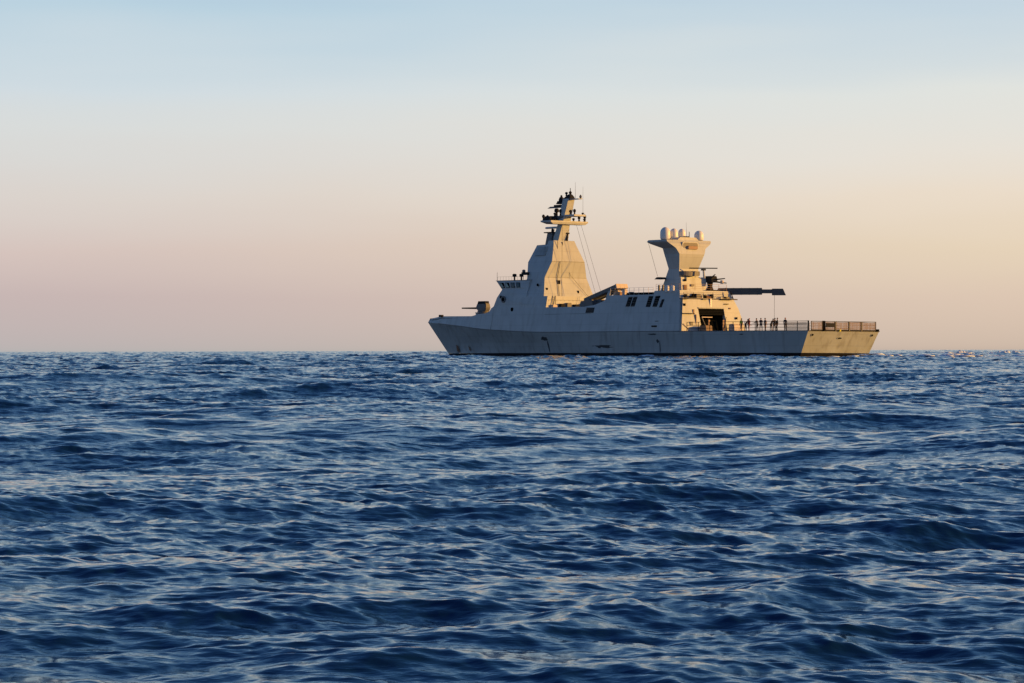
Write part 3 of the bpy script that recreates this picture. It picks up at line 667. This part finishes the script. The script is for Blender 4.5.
# after-face fittings of the hangar
def on_aft(y0, y1, z0, z1, name, m, d=.1): 
    x = XA((z0 + z1) / 2); return part(MB().box(x - d, x + .08, y0, y1, z0, z1), name, m)
on_aft(5.4, 5.75, 7.05, 7.4, 'porthole', BLACK); on_aft(4.1, 6.2, 5.98, 6.06, 'catwalk', DARK, .35); on_aft(3.9, 4.1, 5.9, 6.6, 'pipe', WOOD)
on_aft(4.4, 4.9, 4.4, 4.9, 'porthole', MID); on_aft(-2.6, -1.9, 7.35, 7.45, 'handrail', DARK, .2); on_aft(-3.0, -2.7, 6.7, 6.9, 'lamp', RUST); on_aft(-4.0, -3.75, 5.3, 5.6, 'lamp', BLACK, .2)
on_aft(.55, .75, 6.95, 8.1, 'approach_light', WHITE, .12); on_aft(3.7, 3.78, 4.2, 5.9, 'pipe', WOOD, .12)
on_aft(4.9, 6.25, 7.98, 8.08, 'catwalk', DARK, .3); on_aft(1.3, 2.2, 7.95, 8.1, 'catwalk', MID, .25); on_aft(-3.2, -1.2, 7.95, 8.12, 'catwalk', DARK, .25)
part(MB().tube((25.1, -3.75, 8.1), (25.4, -3.5, 9.2), .07, n=5), 'rail_stanchion', DARK)
mb = MB(); mb.tube((XA(4.6) - .1, 6.2, 4.6), (24.4, 5.0, 3.62), .06, n=5); part(mb, 'hose', CREAM)
# equipment in the hangar mouth and on deck beside it
part(MB().box(25.2, 27.2, -1.2, 2.0, 3.62, 5.2, tx=(.3, 0)), 'deck_tractor', BLACK, bevel=.08)  # blackened to carry the shade inside the hangar mouth
part(MB().box(25.0, 25.2, .3, 2.3, 5.5, 5.6), 'beam_light', CREAM)
for y in (1.35, -1.35): part(MB().box(24.5, 24.65, y - .13, y + .13, 3.6, 5.2), 'door_post', WOOD)
mb = MB(); mb.tube((24.6, 2.7, 5.6), (24.3, 1.9, 3.7), .07, n=5); mb.tube((24.6, -1.9, 5.6), (24.3, -1.4, 3.7), .06, n=5); part(mb, 'door_strut', MID)

# --- crane with long horizontal boom
CX, CY = 27.4, -3.3
cr = part(MB().lathe((CX, CY, 8.2), [(0, .5), (.4, .4), (.6, .4), (.65, .5)], 14), 'crane', DARK)
BD = Vector((-.70, -.714, 0)); BN = Vector((.714, -.70, 0))
def boom_piece(a, b, z0a, z1a, z0b, z1b, w, name, **k):     # piece between distances a and b along the boom
    o = Vector((CX, CY, 0)); rows = []
    for d0, d1, z0_, z1_ in ((a[0], a[1], z0a, z1a), (b[0], b[1], z0b, z1b)):
        p = o + BD * d0; q = o + BD * d1
        rows.append([tuple(p + BN * w + Vector((0, 0, z0_))), tuple(q + BN * w + Vector((0, 0, z1_))), tuple(q - BN * w + Vector((0, 0, z1_))), tuple(p - BN * w + Vector((0, 0, z0_)))])
    return MB().rows(rows).build(name, BOOM, cr, **k)
boom_piece((-.6, -.2), (5.9, 5.9), 8.74, 9.68, 8.76, 9.7, .42, 'boom', bevel=.04)
boom_piece((5.85, 5.85), (7.35, 7.35), 8.95, 9.5, 8.95, 9.5, .3, 'boom_extension')
boom_piece((7.25, 7.25), (9.2, 8.8), 8.68, 9.6, 8.68, 9.6, .45, 'boom_head', bevel=.04)
for d_ in (.8, 1.9, 3.0, 4.1, 5.2): boom_piece((d_, d_), (d_ + .08, d_ + .08), 8.73, 9.71, 8.73, 9.71, .45, 'boom_rib')
tip = Vector((CX, CY, 0)) + BD * 7.6
MB().tube((tip.x, tip.y, 8.7), (tip.x, tip.y, 5.0), .02, n=4).build('hoist_cable', DARK, cr)
MB().prism_y([(tip.x - .22, 4.7), (tip.x + .22, 4.7), (tip.x + .1, 5.05), (tip.x - .1, 5.05)], tip.y - .1, tip.y + .1).build('hook', DARK, cr)

# --- flight-deck rails (port) and nets
ZF = 3.53
rail([(23.4, 6.52, ZF), (12.0, 6.52, ZF), (.15, 6.5, ZF)], 1.25, m=BLACK, step=1.9, r=.045)
mb = MB()
for x in np.arange(.8, 4.3, .35): pass
for i in range(26):
    x = .4 + i * .16; mb.box(x, x + .035, 6.48, 6.5, ZF + .08, ZF + 1.15)
for i in range(7): mb.box(.4, 4.5, 6.48, 6.5, ZF + .1 + i * .16, ZF + .135 + i * .16)
part(mb, 'side_net', MID)
part(MB().box(.05, .22, 6.4, 6.58, ZF - .1, ZF + 1.3, tx=(.0, -.05)), 'corner_post', BLACK)
def net(y0, y1, lab=None):
    x = -.12; o = MB()
    o.box(x - .05, x + .03, y0 + .04, y1 - .04, ZF + 1.16, ZF + 1.24); o.box(x - .05, x + .03, y0 + .04, y1 - .04, ZF + .06, ZF + .14)
    for y in (y0 + .04, y1 - .12): o.box(x - .05, x + .03, y, y + .08, ZF + .06, ZF + 1.24)
    fo = part(o, 'safety_net', STAIN)
    w = MB(); k = 0; y = y0 + .15
    rg = random.Random(int(y0 * 10)); sag = rg.uniform(.03, .12)
    while y < y1 - .12:
        u = (y - y0) / (y1 - y0); d = sag * 4 * u * (1 - u)
        w.box(x - .012, x + .012, y, y + rg.uniform(.025, .05), ZF + .14, ZF + 1.16 - d); y += rg.uniform(.08, .13)
    for i in range(8): w.box(x - .02, x, y0 + .1, y1 - .1, ZF + .2 + i * .12, ZF + .20 + i * .12 + rg.uniform(.015, .06))
    w.build('mesh', NET, fo); return fo
ys = [6.3, 4.05, 1.75, -.8, -3.1, -5.9]
for i in range(5):
    if i == 1: y0_, y1_ = ys[i + 1] + .05, ys[i] - .3
    else: y0_, y1_ = ys[i + 1] + .02, ys[i] - .02
    fo = net(y0_, y1_)
    if i == 1: MB().box(-.22, -.18, y0_ + .25, y1_ - .2, ZF + .45, ZF + .98).build('sign_board', DARK, fo)
part(MB().box(-.3, -.05, 3.7, 4.0, ZF - .05, ZF + 1.28, tx=(.1, .1)), 'net_post', BLACK)
for y in (1.75, -.8, -3.1): part(MB().box(-.22, -.1, y - .05, y + .05, ZF - .05, ZF + 1.2), 'net_post', MID)
part(MB().box(-.25, -.05, -6.35, -5.95, ZF - .05, ZF + .25), 'corner_post', BLACK)
mb = MB(); mb.tube((-.1, 6.2, ZF + .02), (-.1, -6.3, ZF + .02), .06, n=5); part(mb, 'net_hinge', BLACK)
part(MB().lathe((-.05, .9, ZF - .1), [(0, .2), (.25, .2)], 10), 'stern_light', YEL)
# far (starboard) edge rail
rail([(22.5, -6.4, ZF), (8, -6.4, ZF), (.3, -6.3, ZF)], 1.2, m=WOOD, step=2.2, r=.028)

# ------------------------------------------------------------------ loose deck cargo
def world_thing(mb, name, m, x, y, label, cat, group=None, z0=ZF, **k):
    mb.v = [tuple(Vector(p)) for p in mb.v]
    o = mb.build(name, m, None, **k); o.matrix_world = SHIP_M @ Matrix.Translation((x, y, z0))
    o['label'] = label; o['category'] = cat
    if group: o['group'] = group
    return o
c = world_thing(MB().box(-.7, .7, -.65, .65, 0.02, .85, tx=(.1, -.1)), 'equipment_crate', NET, 23.4, 3.0, 'tan covered crate on the flight deck left of the dark hangar door', 'crate', bevel=.08)
c = world_thing(MB().box(-.6, .6, -.9, .9, 0.02, 1.1, tx=(.1, -.1)), 'equipment_crate', CREAM, 22.4, -1.7, 'pale covered crate on the flight deck right of the dark hangar door', 'crate', bevel=.08)

# ------------------------------------------------------------------ crew on the flight deck
def person(x, y, rz, cloth, label, pose='stand', vest=None, hat=None, z0=ZF + .01):
    J = {}; E = []; Rr_ = []
    def j(n, p, r): J[n] = len(Rr_); Rr_.append((Vector(p), r)); return J[n]
    def e(a, b): E.append((J[a], J[b]))
    lean = .0; dz = 0.
    if pose == 'bend': lean = .55
    if pose == 'lean': lean = .22
    hip = .95
    def up(h, yy=0.): # torso point, leaning forward (+x) about the hip
        return (math.sin(lean) * h, yy, hip + math.cos(lean) * h)
    j('pelvis', (0, 0, hip), (.15, .12))
    j('belly', up(.2), (.15, .11)); j('chest', up(.42), (.18, .12)); j('neck', up(.57), (.06, .06)); j('head0', up(.66), (.085, .09)); j('head', up(.78), (.08, .09))
    e('pelvis', 'belly'); e('belly', 'chest'); e('chest', 'neck'); e('neck', 'head0'); e('head0', 'head')
    st = .22 if pose == 'walk' else .06
    for s, q in ((1, st), (-1, -st)):
        n = 'L' if s > 0 else 'R'
        j('hip' + n, (0, .10 * s, hip - .06), (.10, .10)); j('knee' + n, (q * .7 + .05, .11 * s, .50), (.065, .065)); j('ankle' + n, (q, .12 * s, .09), (.045, .045)); j('toe' + n, (q + .18, .14 * s, .045), (.045, .04))
        e('pelvis', 'hip' + n); e('hip' + n, 'knee' + n); e('knee' + n, 'ankle' + n); e('ankle' + n, 'toe' + n)
        sh = up(.48, .19 * s); j('sh' + n, sh, (.07, .07))
        fw = {'stand': .05, 'walk': .18 * s, 'bend': .35, 'lean': .38, 'rail': .3}[pose] if True else 0
        el = Vector(sh) + Vector((fw * .5, .06 * s, -.27)); wr = el + Vector((fw * .8 + .06, -.03 * s, -.23 if pose in ('stand', 'walk', 'bend') else -.04))
        j('el' + n, el, (.045, .045)); j('wr' + n, wr, (.03, .03)); d = (wr - el).normalized(); pm = wr + d * .08
        j('palm' + n, pm, (.04, .022))
        e('chest', 'sh' + n); e('sh' + n, 'el' + n); e('el' + n, 'wr' + n); e('wr' + n, 'palm' + n)
        sd = Vector((1, 0, 0)) if abs(d.z) > .7 else Vector((0, 1, 0))
        for k in range(4):
            b0 = pm + d * .03 + sd * (k - 1.5) * .022; ln = (.07, .08, .075, .06)[k]; crl = Vector((0, -s, 0)) if abs(d.z) > .7 else Vector((0, 0, -1))
            j(f'f{n}{k}a', b0, (.009, .009)); j(f'f{n}{k}b', b0 + d * ln * .5 + crl * .008, (.009, .009)); j(f'f{n}{k}c', b0 + d * ln * .8 + crl * .035, (.008, .008))
            e('palm' + n, f'f{n}{k}a'); e(f'f{n}{k}a', f'f{n}{k}b'); e(f'f{n}{k}b', f'f{n}{k}c')
        j(f't{n}a', wr + d * .04 + sd * .045, (.011, .011)); j(f't{n}b', wr + d * .09 + sd * .06, (.009, .009)); e('wr' + n, f't{n}a'); e(f't{n}a', f't{n}b')
    me = bpy.data.meshes.new('person'); me.from_pydata([p for p, r in Rr_], E, [])
    o = bpy.data.objects.new('person', me); COL.objects.link(o)
    sk = o.modifiers.new('skin', 'SKIN'); sk.use_smooth_shade = True
    for i, (p, r) in enumerate(Rr_): me.skin_vertices[0].data[i].radius = r
    me.skin_vertices[0].data[0].use_root = True
    sb = o.modifiers.new('sub', 'SUBSURF'); sb.levels = 1; sb.render_levels = 1
    dg = bpy.context.evaluated_depsgraph_get(); me2 = bpy.data.meshes.new_from_object(o.evaluated_get(dg))
    o.modifiers.clear(); o.data = me2; me2.name = 'person'; bpy.data.meshes.remove(me)
    me2.materials.clear(); me2.materials.append(cloth); me2.materials.append(SKIN); me2.materials.append(BLACK)
    hands = [Rr_[J['palmL']][0], Rr_[J['palmR']][0]]; nk = Rr_[J['neck']][0]; hd = Rr_[J['head0']][0]
    for p in me2.polygons:
        c = p.center; p.use_smooth = True
        if any((c - h_).length < .13 for h_ in hands) or (c - nk).dot(Vector((math.sin(lean), 0, math.cos(lean)))) > .0 and (c - hd).length < .25: p.material_index = 1
        elif c.z < .13: p.material_index = 2
        else: p.material_index = 0
    o.matrix_world = SHIP_M @ Matrix.Translation((x, y, z0)) @ Matrix.Rotation(rz, 4, 'Z') @ Matrix.Scale(.95, 4)
    o['label'] = label; o['category'] = 'person'; o['group'] = 'crew on the flight deck'
    ax = Vector((math.sin(lean), 0, math.cos(lean))); cc = hd + ax * .07; fwd = Vector((math.cos(lean), 0, -math.sin(lean)))
    hm = MB().lathe((0, 0, 0), [(0, .105), (.05, .108), (.10, .085), (.135, .03)], 12)
    q = ax.to_track_quat('Z', 'Y'); hm.v = [tuple(q @ Vector(p) + cc - fwd * .02) for p in hm.v]
    hm.build('cap' if hat else 'hair', hat or HAIR, o, smooth=True)
    fc = MB()
    nb = cc - ax * .03 + fwd * .085
    fc.add([nb + Vector((0, .015, -.02)), nb + Vector((0, -.015, -.02)), nb + fwd * .03 - ax * .03, nb + ax * .03], [(0, 1, 2), (1, 3, 2), (3, 0, 2)])
    fc.build('nose', SKIN, o)
    for s in (1, -1):
        ey = cc - ax * .0 + fwd * .09; MB().lathe((ey.x, ey.y + .03 * s, ey.z), [(-.008, .004), (0, .011), (.008, .004)], 6).build('eye', BLACK, o)
        MB().lathe((cc.x - .01, s * .088, cc.z - .03), [(-.02, .008), (0, .014), (.02, .008)], 6).build('ear', SKIN, o)
    mo = cc - ax * .075 + fwd * .088; MB().box(mo.x - .004, mo.x + .006, -.022, .022, mo.z - .004, mo.z + .004).build('mouth', RED, o)
    if vest:
        rows = []
        for hh, rx, ry in ((.12, .165, .19), (.25, .16, .19), (.42, .155, .215), (.53, .11, .17)):
            ctr = Vector(up(hh)); rows.append([tuple(ctr + fwd * rx * math.cos(a) + Vector((0, 1, 0)) * ry * math.sin(a)) for a in [2 * math.pi * i / 14 for i in range(14)]])
        MB().rows(rows).build('vest', vest, o, smooth=True)
    return o
person(14.9, 4.4, R(100), MID, 'person in a yellow vest and dark cap standing beside the hangar corner', 'stand', vest=YEL, hat=BLACK)
person(14.3, 4.2, R(200), NAVY, 'person in dark clothes bending forward right beside the one in the yellow vest', 'bend')
person(13.3, 4.5, R(80), RED, 'person in rusty red clothes standing at the edge of the crew group', 'stand', hat=RED)
person(11.4, 4.8, R(10), NAVY, 'person in dark clothes leaning forward, next on the right of the one in red', 'lean')
person(10.3, 5.2, R(150), NAVY, 'person in dark clothes striding just left of the one in tan', 'walk')
person(9.8, 4.9, R(-90), WOOD, 'person in tan brown clothes in the middle of the crew on deck', 'stand')
person(8.6, 5.0, R(190), NAVY, 'person in dark clothes bending low over the deck, nearest right of the one in tan', 'bend')
person(8.0, 5.0, R(180), NAVY, 'person in dark clothes leaning beside the tall upright one', 'lean')
person(7.4, 5.0, R(60), BLACK, 'person in black standing bolt upright right of the bending crew', 'stand')
person(5.7, 5.2, R(120), NAVY, 'person in dark clothes standing alone, rightmost of the crew', 'stand', hat=RED)

# ------------------------------------------------------------------ foam: breaking crests and the wake
FOAM = mat('foam', (.62, .76, .92), .8, var=.1, scale=2.0)
def foam(name, label, spots, seed):
    rg = random.Random(seed); mb = MB()
    for (cx, cy, ln, wd, ht, ang) in spots:
        n = max(6, int(ln * 3))
        for i in range(n):
            t = rg.uniform(-1, 1); u = rg.uniform(-1, 1) * (1 - t * t)
            px = cx + math.cos(ang) * t * ln / 2 - math.sin(ang) * u * wd / 2; py = cy + math.sin(ang) * t * ln / 2 + math.cos(ang) * u * wd / 2
            X, Y, Z = sea_xyz(np.array([px]), np.array([py])); r = rg.uniform(.25, .6) * (1 - .5 * abs(t))
            hh = ht * rg.uniform(.4, 1) * (1 - .6 * t * t)
            rows = []
            for k, (q, w_) in enumerate(((-.3, 1.0), (.25, 1.05), (.7, .7), (1.0, .15))):
                rows.append([(X[0] + math.cos(a) * r * w_ * rg.uniform(.8, 1.2) * 1.6, Y[0] + math.sin(a) * r * w_ * rg.uniform(.8, 1.2), Z[0] + hh * q) for a in [2 * math.pi * m_ / 7 for m_ in range(7)]])
            mb.rows(rows)
    o = mb.build(name, FOAM, None, smooth=True); o['label'] = label; o['category'] = 'foam'; o['kind'] = 'stuff'; return o
def along(x0, x1, n, yf, **k):
    rg = random.Random(int(x0 * 7 + n)); sp_ = []
    for i in range(n):
        x = rg.uniform(x0, x1); y = yf(x, rg); p = SHIP_M @ Vector((x, y, 0))
        sp_.append((p.x, p.y, rg.uniform(1.0, 4.0), rg.uniform(.3, .9), rg.uniform(.08, .26), math.pi - .88965 + rg.uniform(-.15, .15)))
    return sp_
foam('hull_wash', 'thin broken line of foam lapping along the waterline of the ship', along(3, 84, 70, lambda x, r: ww(x) + r.uniform(.1, .8)) + along(-2, .5, 10, lambda x, r: r.uniform(-6, 6)), 4)
foam('wake_foam', 'patchy pale wake trailing behind the stern', along(-60, -2, 130, lambda x, r: r.uniform(-7, 7)), 9)
foam('bow_foam', 'small white splash of foam just left of the bow', [(-10.6, 443, 4.2, 1.5, .45, 0)], 1)
foam('breaking_crest', 'broken white wave crests far off to the right, right of the stern', [(86, 560, 9, 2, .75, .1), (91, 555, 5, 2, .5, .0), (112, 660, 9, 2, .7, 0), (66, 430, 5, 1.5, .3, 0), (50.5, 392, 3, 1, .3, 0), (47.0, 398, 3, 1, .25, 0)], 2)
